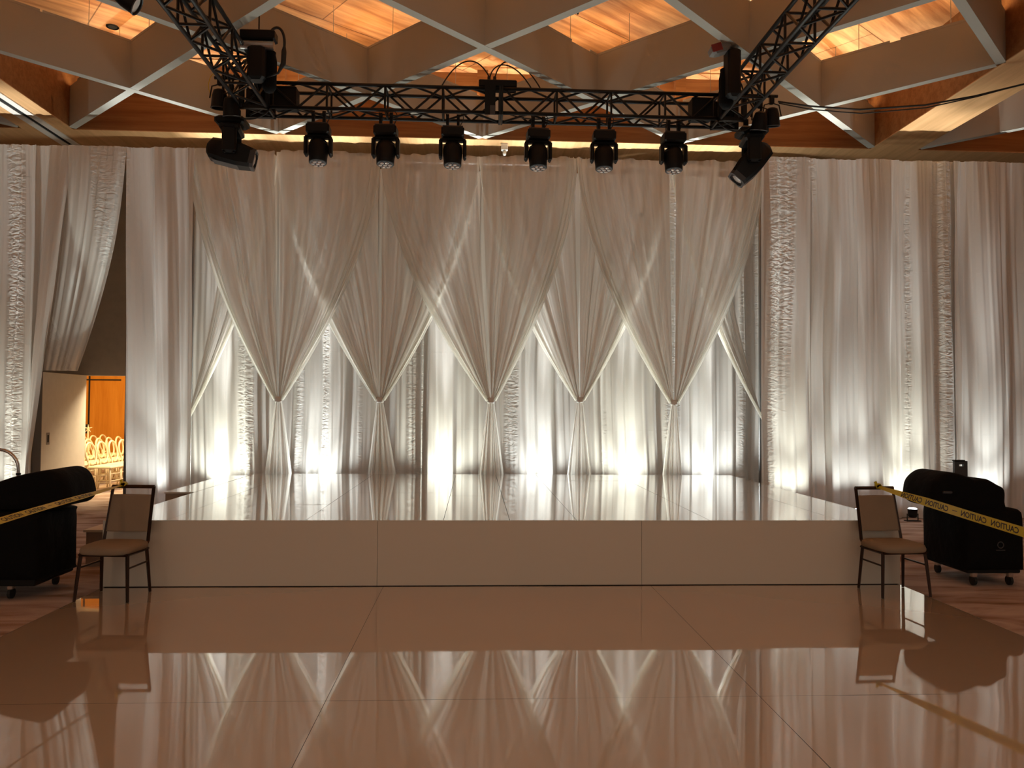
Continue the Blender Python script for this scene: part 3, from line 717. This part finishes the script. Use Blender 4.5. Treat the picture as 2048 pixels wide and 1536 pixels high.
def profile_light(label, x, z, tilt, pan):
    t = thing('profile_light', label, 'stage light', (x, 10.1, z))
    mb = MB().box(x-.10, x-.05, 10.07, 10.13, z-.10, z+.03); mb.box(x+.05, x+.10, 10.07, 10.13, z-.10, z+.03)
    link('clamp', mb, M['black'], t)
    link('base', MB().bbox(x-.19, x+.19, 9.95, 10.25, z-.20, z-.09, .03), M['black'], t)
    T0 = Matrix.Translation((x, 10.1, z-.20)) @ Matrix.Rotation(R(pan), 4, 'Z')
    y = MB().bbox(-.13, .13, -.21, .21, -.10, 0, .03, T0); y.bbox(-.09, .09, -.225, -.165, -.40, -.05, .03, T0); y.bbox(-.09, .09, .165, .225, -.40, -.05, .03, T0)
    link('yoke', y, M['black'], t)
    T1 = T0 @ Matrix.Translation((0, 0, -.36)) @ Matrix.Rotation(R(tilt), 4, 'Y')
    # head along local -Z toward the lens
    def ring(hx, hy, zz, c=.04):
        return [Vector(p+(zz,)) for p in [(-hx+c, -hy), (hx-c, -hy), (hx, -hy+c), (hx, hy-c), (hx-c, hy), (-hx+c, hy), (-hx, hy-c), (-hx, -hy+c)]]
    h = MB().rings([ring(.07, .09, .30), ring(.13, .13, .25), ring(.15, .15, .05), ring(.15, .15, -.10), ring(.125, .135, -.27), ring(.115, .125, -.29)], mtx=T1)
    hd = smooth_angle(link('head', h, M['black'], t), 35)
    link('lens_hood', MB().rings([ring(.128, .138, -.24), ring(.122, .132, -.305), ring(.095, .105, -.305), ring(.095, .105, -.28)], cap=False, mtx=T1), M['dgrey'], hd)
    link('lens', MB().lathe([(.088, -.278), (.07, -.292), (.03, -.30)], 20, T1), M['lens'], hd, smooth=True)
    link('side_panel', MB().bbox(-.152, -.148, -.10, .10, -.12, .2, .002, T1), M['dgrey'], hd)
profile_light('large black profile moving light under left truss corner, its head lying nearly level', -3.19, 5.44, -78, 8)
profile_light('large black profile moving light under right truss corner, its head tilted steeply down', 3.70, 5.48, 42, -8)
def par(label, x, y, z, rot, lens='lens', s=1.0):
    t = thing('par_light', label, 'stage light', (x, y, z))
    T = Matrix.Translation((x, y, z)) @ Matrix.Rotation(R(rot[1]), 4, 'Z') @ Matrix.Rotation(R(rot[0]), 4, 'X') @ Matrix.Scale(s, 4)
    smooth_angle(link('can', MB().lathe([(.04, .12), (.075, .10), (.095, .03), (.105, -.08), (.112, -.12), (.098, -.12), (.092, -.06)], 20, T, cap=True), M['black'], t))
    link('lens', MB().lathe([(.094, -.085), (.094, -.10)], 20, T), M[lens], t)
    link('rim', MB().lathe([(.108, -.112), (.115, -.118), (.108, -.126), (.098, -.12)], 20, T, cap=False), M['dgrey'], t)
    T2 = Matrix.Translation((x, y, z))
    y_ = MB().tube([T @ Vector((-.12, 0, 0)), T2 @ Vector((-.10, 0, .16)), T2 @ Vector((0, 0, .19)), T2 @ Vector((.10, 0, .16)), T @ Vector((.12, 0, 0))], .009, 6)
    link('yoke', y_, M['black'], t)
    link('clamp', MB().bbox(x-.03, x+.03, y-.03, y+.03, z+.17, z+.29, .01), M['black'], t)
par('small black par can on outer side of the left truss corner, the upper of two', -3.29, 9.9, 5.53, (8, 10))
par('small black par can at the left truss corner, the lower of two', -3.12, 9.82, 5.40, (14, -8))
par('small black par can on outer side of the right truss corner, the outer of two', 3.90, 9.9, 5.48, (12, -18))
par('small black par can at right truss corner, the inner of two', 3.72, 9.84, 5.40, (16, 12))
par('black par light with pale lens hanging at the top left of the photo', -3.62, 8.0, 5.79, (62, -78), lens='white', s=.95)
# outrigger tubes carrying the outer par cans
tag(link('outrigger_pipe', MB().tube([(-3.36, 9.9, 5.80), (-2.75, 9.9, 5.80)], .022, 8), M['trussm'], smooth=True), 'short black pipe carrying the par cans at left truss corner', 'pipe')
tag(link('outrigger_pipe', MB().tube([(3.3, 9.9, 5.76), (3.98, 9.9, 5.76)], .022, 8), M['trussm'], smooth=True), 'short black pipe carrying the par cans at right truss corner', 'pipe')
tag(link('outrigger_pipe', MB().tube([(-3.70, 8.0, 6.04), (-3.3, 8.0, 5.95), (-2.98, 8.0, 5.79)], .018, 8), M['trussm'], smooth=True), 'short black pipe carrying the par light at the top left', 'pipe')

# small ceiling devices
t = thing('ceiling_sensor', 'small white device hanging from the wood soffit above the middle curtains', 'sensor', (.455, 12.43, HB))
link('mount', MB().bbox(.40, .51, 12.40, 12.47, HB-.12, HB, .01), M['white'], t)
link('nozzle', MB().lathe([(.03, -.13), (.026, -.19), (.015, -.20)], 12, Matrix.Translation((.455, 12.43, HB))), M['white'], t, smooth=True)
for lab, px, py in (('dark round recessed downlight in the wood ceiling at upper left', 225, 53),):
    d = ray(px, py); p = d*((CZ-CAM_H)/d.z)+Vector((0, 0, CAM_H))
    t = thing('recessed_downlight', lab, 'ceiling light', tuple(p))
    link('trim_ring', MB().lathe([(.085, -.012), (.085, 0), (.065, 0), (.065, -.012)], 20, Matrix.Translation(p), cap=False), M['dgrey'], t)
    link('baffle', MB().lathe([(.066, -.004), (.066, -.001)], 20, Matrix.Translation(p)), M['dark'], t)

# ------------------------------------------------------------------ banquet chairs
def banquet_chair():
    t = thing('banquet_chair', '', 'chair', (0, 0, 0), 'beige banquet chairs at the stage corners')
    def leg(x, y, fx, fy):
        return MB().tube([(x, y, .385), ((x+fx)/2, (y+fy)/2, .2), (fx, fy, 0.002)], [.017, .016, .014], 4)
    for s in (-1, 1):
        link('leg', leg(s*.195, -.165, s*.222, -.20), M['frame'], t)
        link('leg', leg(s*.195, .14, s*.215, .175), M['frame'], t)
        link('side_stretcher', MB().tube([(s*.208, -.183, .27), (s*.203, .155, .27)], .008, 6), M['frame'], t)
    fr = MB()
    fr.tube([(-.2, -.18, .378), (.2, -.18, .378)], .013, 4); fr.tube([(-.2, .15, .378), (.2, .15, .378)], .013, 4)
    fr.tube([(-.2, -.18, .378), (-.2, .16, .378)], .013, 4); fr.tube([(.2, -.18, .378), (.2, .16, .378)], .013, 4)
    link('seat_frame', fr, M['frame'], t)
    # seat: domed cushion with rounded front
    mb = MB(); n = 28; rings = []
    def outline(sc, z):
        pts = []
        for i in range(n):
            a = 6.28318*i/n; c, s_ = math.cos(a), math.sin(a)
            ex = .42
            x = math.copysign(abs(c)**ex, c)*.222*sc; y = math.copysign(abs(s_)**ex, s_)*.205*sc-.01
            if y < 0: y *= 1.06-.25*(x/.222)**2*.3
            pts.append(Vector((x, y, z+(-.006 if y < -.15 else 0))))
        return pts
    rings = [outline(.96, .388), outline(1.0, .398), outline(1.005, .418), outline(.97, .438), outline(.85, .452), outline(.55, .461), outline(.2, .464)]
    mb.rings(rings); link('seat', mb, M['fabric'], t, smooth=True)
    # back frame
    bp = lambda x, z: (x, .155+(z-.40)*.235, z)
    f = MB()
    for s in (-1, 1): f.tube([(s*.198, .10, .385), bp(s*.194, .44), bp(s*.186, .66), bp(s*.182, .893)], .0155, 4)
    f.tube([bp(-.19, .893), bp(.19, .893)], .0155, 4)
    link('back_frame', f, M['frame'], t)
    b = MB(); rings = []
    for k, (ins, dy) in enumerate(((.012, -.018), (0, -.012), (0, .010), (.006, .016))):
        pts = []
        for (x, z) in ((-.180+ins, .515+ins), (0, .510+ins), (.180-ins, .515+ins), (.178-ins, .65), (.172-ins, .825-ins), (0, .828-ins), (-.172+ins, .825-ins), (-.178+ins, .65)):
            p = bp(x, z); pts.append(Vector((p[0], p[1]+dy, p[2])))
        rings.append(pts)
    link('backrest', b.rings(rings), M['fabric'], t)
    return t
ch = banquet_chair(); ch.location = (-3.01, 6.67, 0); ch.rotation_euler[2] = R(-5); ch['label'] = 'beige padded banquet chair at left stage corner, yellow tape tied to its back'
c2 = copy_tree(ch); c2.location = (3.722, 6.70, 0); c2.rotation_euler[2] = R(4); c2['label'] = 'beige padded banquet chair at right stage corner, caution tape tied to its back'

# ------------------------------------------------------------------ caution tape
def tape(label, P, W, text_start, mirror=True, twist=None):
    P = [Vector(p) for p in P]
    n = 60; pts = []
    m_ = len(P)-1
    def cr(t_):
        i = min(int(t_*m_), m_-1); f = t_*m_-i
        p0, p1, p2, p3 = P[max(i-1, 0)], P[i], P[i+1], P[min(i+2, m_)]
        return .5*((2*p1)+(-p0+p2)*f+(2*p0-5*p1+4*p2-p3)*f*f+(-p0+3*p1-3*p2+p3)*f**3)
    pts = [cr(i/n) for i in range(n+1)]
    S_ = [0]
    for a, b in zip(pts, pts[1:]): S_.append(S_[-1]+(b-a).length)
    def frame(s):
        s = max(0, min(S_[-1]-1e-6, s)); i = max(0, min(n-1, int(np.searchsorted(S_, s))-1)); f = (s-S_[i])/(S_[i+1]-S_[i])
        p = pts[i].lerp(pts[i+1], f); d = (pts[i+1]-pts[i]).normalized()
        side = d.cross(Vector((0, 0, 1))).normalized()
        ang = twist(s/S_[-1]) if twist else 0
        upv = side.cross(d).normalized()
        wv = (upv*math.cos(ang)+side*math.sin(ang)); nv_ = wv.cross(d).normalized()
        return p, wv, nv_
    t = thing('caution_tape', label, 'tape', tuple(P[0]))
    mb = MB(); vs = []; N = 160
    for i in range(N+1):
        p, wv, nv_ = frame(S_[-1]*i/N)
        wd = W*(.35+.65*min(1, (i/N)/.16))/2
        vs += [p-wv*wd, p+wv*wd, p+wv*wd+nv_*.0012, p-wv*wd+nv_*.0012]
    fs = []
    for i in range(N):
        a = i*4
        for j in range(4): fs.append((a+j, a+(j+1) % 4, a+4+(j+1) % 4, a+4+j))
    mb.add(vs, fs); link('band', mb, M['tape'], t, smooth=False)
    cu = bpy.data.curves.new('caution_text', 'FONT'); cu.body = 'CAUTION'; cu.size = W*.84; cu.resolution_u = 3; cu.offset = .0016
    tmp = bpy.data.objects.new('tmp_text', cu); C.objects.link(tmp)
    dg = bpy.context.evaluated_depsgraph_get(); me = bpy.data.meshes.new_from_object(tmp.evaluated_get(dg))
    vv = [v.co.copy() for v in me.vertices]; ff = [tuple(p.vertices) for p in me.polygons]
    bpy.data.objects.remove(tmp)
    wx = max(v.x for v in vv); hy = max(v.y for v in vv)
    s0 = text_start; k = 0
    while s0+wx < S_[-1]-.05:
        for sgn in (1, -1):
            mb = MB(); vs = []
            for v in vv:
                s = s0+(wx-v.x)
                p, wv, nv_ = frame(s); vs.append(p+wv*(v.y-hy/2)+nv_*(.0022 if sgn > 0 else -.0010))
            mb.add(vs, ff)
            if sgn > 0 or True: pass
            link('printed_word', mb, M['ink'], t)
        s0 += wx+.045; k += 1
        if k % 2 == 0:
            mb = MB()
            for off in (.0022, -.0010):
                q = []
                for (ss, ww) in ((0, -.002), (.055, -.002), (.055, .003), (0, .003)):
                    p, wv, nv_ = frame(s0+ss); q.append(p+wv*ww+nv_*off)
                mb.add(q, [(0, 1, 2, 3)])
            link('printed_dash', mb, M['ink'], t); s0 += .10
    kn = MB(); p = P[0]
    for j in range(3): kn.box(-.017+.004*j, .017+.002*j, -.02, .02, -.018+.006*j, .016+.008*j, Matrix.Translation(p+Vector((0, 0, .002))) @ Matrix.Rotation(R(25*j), 4, 'Y'))
    kn.box(-.014, .010, -.004, .004, .01, .05, Matrix.Translation(p) @ Matrix.Rotation(R(-20), 4, 'Y'))
    link('knot', kn, M['tape'], t)
    return t
tape('yellow caution tape running left and forward from the left chair back', [(-3.085, 6.955, .905), (-3.12, 6.3, .875), (-3.13, 5.64, .853), (-3.12, 5.0, .83), (-3.08, 4.0, .80), (-3.0, 2.8, .79)], .062, .5, twist=lambda u: R(74)-R(14)*min(1, u*2))
tape('yellow caution tape with black mirrored lettering running right and forward from the right chair', [(3.735, 6.975, .905), (3.80, 6.3, .845), (3.86, 5.6, .785), (3.90, 5.0, .745), (3.98, 4.0, .70), (4.05, 2.8, .68)], .072, .35, twist=lambda u: R(-28)+R(28)*min(1, u*3.5))

# ------------------------------------------------------------------ covered speaker cases
def catmull(P, n=6):
    out = []; N = len(P)
    for i in range(N):
        p0, p1, p2, p3 = P[i-1], P[i], P[(i+1) % N], P[(i+2) % N]
        for k in range(n):
            f = k/n
            out.append(tuple(.5*((2*p1[j])+(-p0[j]+p2[j])*f+(2*p0[j]-5*p1[j]+4*p2[j]-p3[j])*f*f+(-p0[j]+3*p1[j]-3*p2[j]+p3[j])*f**3) for j in (0, 1)))
    return out
def soft(outline, y0, y1, rnd=.07, seed=1):
    pts = catmull(outline, 6); cx = sum(p[0] for p in pts)/len(pts); cz = sum(p[1] for p in pts)/len(pts)
    L = y1-y0; rr = random.Random(seed); rings = []
    for f, e in ((0, .5), (0, .86), (.03, .95), (.09, 1), (.3, 1.0), (.5, .99), (.7, 1.0), (.91, 1), (.97, .95), (1, .86), (1, .5)):
        j = rr.uniform(-.006, .006)
        rings.append([Vector((cx+(x-cx)*e+j, y0+L*f, cz+(z-cz)*e)) for x, z in pts])
    return MB().rings(rings)
def caster(t, x, y):
    mb = MB().tube([(x-.012, y, .02), (x+.012, y, .02)], .045, 16)
    w_ = link('caster_wheel', mb, M['rubber'], t)
    link('caster_fork', MB().bbox(x-.022, x+.022, y-.03, y+.02, .05, .10, .006), M['chrome'], w_)
def ring_logo(parent, x, y, z, r, ax='y'):
    pts = []
    for i in range(21):
        a = 6.28318*i/20
        pts.append((x+r*math.cos(a), y, z+r*math.sin(a)) if ax == 'y' else (x, y+r*math.cos(a), z+r*math.sin(a)))
    link('printed_ring', MB().tube(pts, .0045, 5), M['logo'], parent)
    link('printed_line', MB().box(x-r*1.5, x+r*1.5, y-.002, y+.002, z-r*1.75, z-r*1.55), M['logo'], parent)
def lower_case(label, x0, x1, y0, y1, z0, z1, casters, lx):
    t = thing('covered_speaker', label, 'speaker case', ((x0+x1)/2, (y0+y1)/2, -.03))
    w_, h = x1-x0, z1-z0
    o = [(x0+.01, z0), (x0+w_*.3, z0-.004), (x0+w_*.7, z0), (x1-.01, z0), (x1+.002, z0+.03), (x1, z0+h*.5), (x1-.004, z1-.07), (x1-.05, z1-.008), (x0+w_*.5, z1+.006), (x0+.06, z1-.005), (x0, z1-.06), (x0-.004, z0+h*.5), (x0, z0+.03)]
    link('fabric_cover', soft(o, y0, y1), M['cloth'], t, smooth=True)
    link('dolly_board', MB().bbox(x0+.03, x1-.03, y0+.03, y1-.03, .09, z0+.02, .008), M['black'], t)
    for c in casters: caster(t, *c)
    ring_logo(t, lx, y0-.004, z0+h*.42, .029)
    return t
lower_case('lower black covered speaker case on casters at left, left of the left chair', -4.75, -3.62, 6.62, 7.30, .135, .70, [(-3.88, 6.72), (-3.78, 7.22), (-4.6, 6.72), (-4.6, 7.22)], -4.04)
lower_case('lower black covered speaker case on casters at right, right of the right chair', 4.60, 5.17, 7.00, 7.72, .115, .70, [(4.70, 7.06), (5.05, 7.06), (4.69, 7.60), (5.05, 7.6)], 4.925)
def P2(px, py, Y):
    d = ray(px, py); return (d.x*Y/d.y, CAM_H+d.z*Y/d.y)
t = thing('covered_speaker', 'upper black covered speaker case lying on the left lower case', 'speaker case', (-4.0, 6.95, .70))
ol = [P2(-60, 1020, 6.7), P2(-60, 985, 6.7), P2(0, 962, 6.7), P2(28, 953, 6.7), P2(60, 946, 6.7), P2(98, 941, 6.7), P2(122, 956, 6.7), P2(133, 990, 6.7), P2(128, 1008, 6.7), P2(105, 1019, 6.7), P2(40, 1021, 6.7), P2(0, 1022, 6.7)]
link('fabric_cover', soft(ol, 6.68, 7.25, seed=3), M['cloth'], t, smooth=True)
t = thing('covered_speaker', 'upper black covered speaker case slumped on the right lower case', 'speaker case', (4.7, 7.3, .70))
orr = [P2(1880, 1017, 7.05), P2(1862, 1004, 7.05), P2(1860, 985, 7.05), P2(1866, 965, 7.05), P2(1884, 949, 7.05), P2(1905, 945, 7.05), P2(1930, 952, 7.05), P2(1950, 959, 7.05), P2(1972, 958, 7.05), P2(1995, 970, 7.05), P2(2009, 980, 7.05), P2(2010, 1005, 7.05), P2(2010, 1030, 7.05), P2(1960, 1024, 7.05), P2(1915, 1019, 7.05)]
link('fabric_cover', soft(orr, 7.02, 7.55, seed=5), M['cloth'], t, smooth=True)
link('carry_handle', MB().bbox(4.385, 4.475, 7.005, 7.03, .835, .86, .006), M['dgrey'], t)
t = thing('slotted_plate', 'dark upright plate with a slot standing behind the right black cases', 'equipment plate', (4.80, 7.85, -.03))
z1 = CAM_H+ray(1920, 922).z/ray(1920, 922).y*7.85; xa = P2(1908, 930, 7.85)[0]; xb = P2(1934, 930, 7.85)[0]
mb = MB(); mb.box(xa, xb, 7.84, 7.87, -.03, z1-.055); mb.box(xa, xa+.05, 7.84, 7.87, z1-.055, z1-.035); mb.box(xb-.04, xb, 7.84, 7.87, z1-.055, z1-.035); mb.box(xa, xb, 7.84, 7.87, z1-.035, z1)
link('plate', mb, M['dgrey'], t)
link('top_cap', MB().bbox(xa-.004, xb-.03, 7.83, 7.88, z1-.004, z1+.012, .004), M['black'], t)
t = thing('hooped_cart', 'cart with a bent metal hoop handle, behind left black cases at photo edge', 'cart', (-5.0, 8.0, -.03))
pts = [(-5.45, 8.0, .12), (-5.45, 8.0, .95)]+[(-5.45+.2*(1-math.cos(a)), 8, .95+.2*math.sin(a)) for a in [R(15*i) for i in range(1, 7)]]+[(-4.78+.2*math.sin(a), 8, .95+.2*math.cos(a)) for a in [R(15*i) for i in range(0, 7)]]+[(-4.58, 8, .12)]
hb_ = link('hoop_handle', MB().tube(pts, .016, 10), M['chrome'], t, smooth=True)
link('collar', MB().tube([(-4.58, 8, .895), (-4.58, 8, .915)], .023, 10), M['black'], hb_)
link('platform', MB().bbox(-5.5, -4.53, 7.75, 8.6, .09, .13, .01), M['black'], t)
for x, y in ((-5.4, 7.85), (-4.63, 7.85), (-5.4, 8.5), (-4.63, 8.5)): caster(t, x, y)

# ------------------------------------------------------------------ next room: oval-back chairs facing right
def oval_chair():
    t = thing('oval_back_chair', '', 'chair', (0, 0, 0), 'cream oval-back chairs in the next room')
    # origin under the back; faces +x
    for s in (-1, 1):
        link('leg', MB().tube([(-.04, s*.17, 0), (0, s*.17, .22), (.02, s*.165, .44)], [.014, .016, .019], 7), M['cream'], t, smooth=True)
        link('leg', MB().tube([(.43, s*.19, 0), (.42, s*.19, .22), (.41, s*.19, .44)], [.012, .016, .02], 7), M['cream'], t, smooth=True)
        for z in (.17, .30): link('side_stretcher', MB().tube([(.0, s*.17, z), (.42, s*.19, z)], .009, 6), M['cream'], t, smooth=True)
    for z in (.20, .33): link('cross_stretcher', MB().tube([(.42, -.19, z), (.42, .19, z)], .009, 6), M['cream'], t, smooth=True)
    link('seat', MB().bbox(-.01, .45, -.215, .215, .43, .475, .02), M['cream'], t)
    pts = [(-.02-.07*((.70+.20*math.sin(a))-.5)/.4, .185*math.cos(a), .70+.20*math.sin(a)) for a in [6.28318*i/24 for i in range(25)]]
    link('oval_back', MB().tube(pts, .019, 7, cap=False), M['cream'], t, smooth=True)
    for s in (-1, 1): link('back_post', MB().tube([(0, s*.165, .44), (-.02, s*.13, .56)], .017, 7), M['cream'], t, smooth=True)
    return t
oc = oval_chair(); first = True; idx = 0
colname = ['nearest column by the doorway', 'middle column', 'farthest column']
posn = ['nearest the doorway', 'second from the doorway', 'third from the doorway', 'fourth from the doorway', 'fifth from the doorway', 'sixth from the doorway', 'seventh from the doorway', 'eighth from the doorway']
for ci, (xb_, y0, n) in enumerate([(-7.20, 14.98, 6), (-7.95, 15.1, 8), (-8.75, 15.6, 8)]):
    for j in range(n):
        o = oc if first else copy_tree(oc); first = False
        o.location = (xb_, y0+j*.455, -.03); o.rotation_euler[2] = R(random.uniform(-3, 3))
        o['label'] = 'cream oval-back chair in the next room, %s, %s' % (colname[ci], posn[j])
t = thing('white_post', 'slim white post with a small star top among the next room chairs', 'post', (-8.15, 16.9, -.03))
t.location = (-8.3, 17.0, -.03); ORG[t.name] = Vector(t.location)
link('shaft', MB().tube([(-8.3, 17.0, -.03), (-8.3, 17.0, 1.08)], .018, 8), M['cream'], t)
mb = MB()
for a in range(5): mb.tube([(-8.3, 17.0, 1.08), (-8.3+.09*math.cos(R(90+72*a)), 17.0, 1.08+.09*math.sin(R(90+72*a)))], [.018, .004], 6)
link('star_top', mb, M['cream'], t)
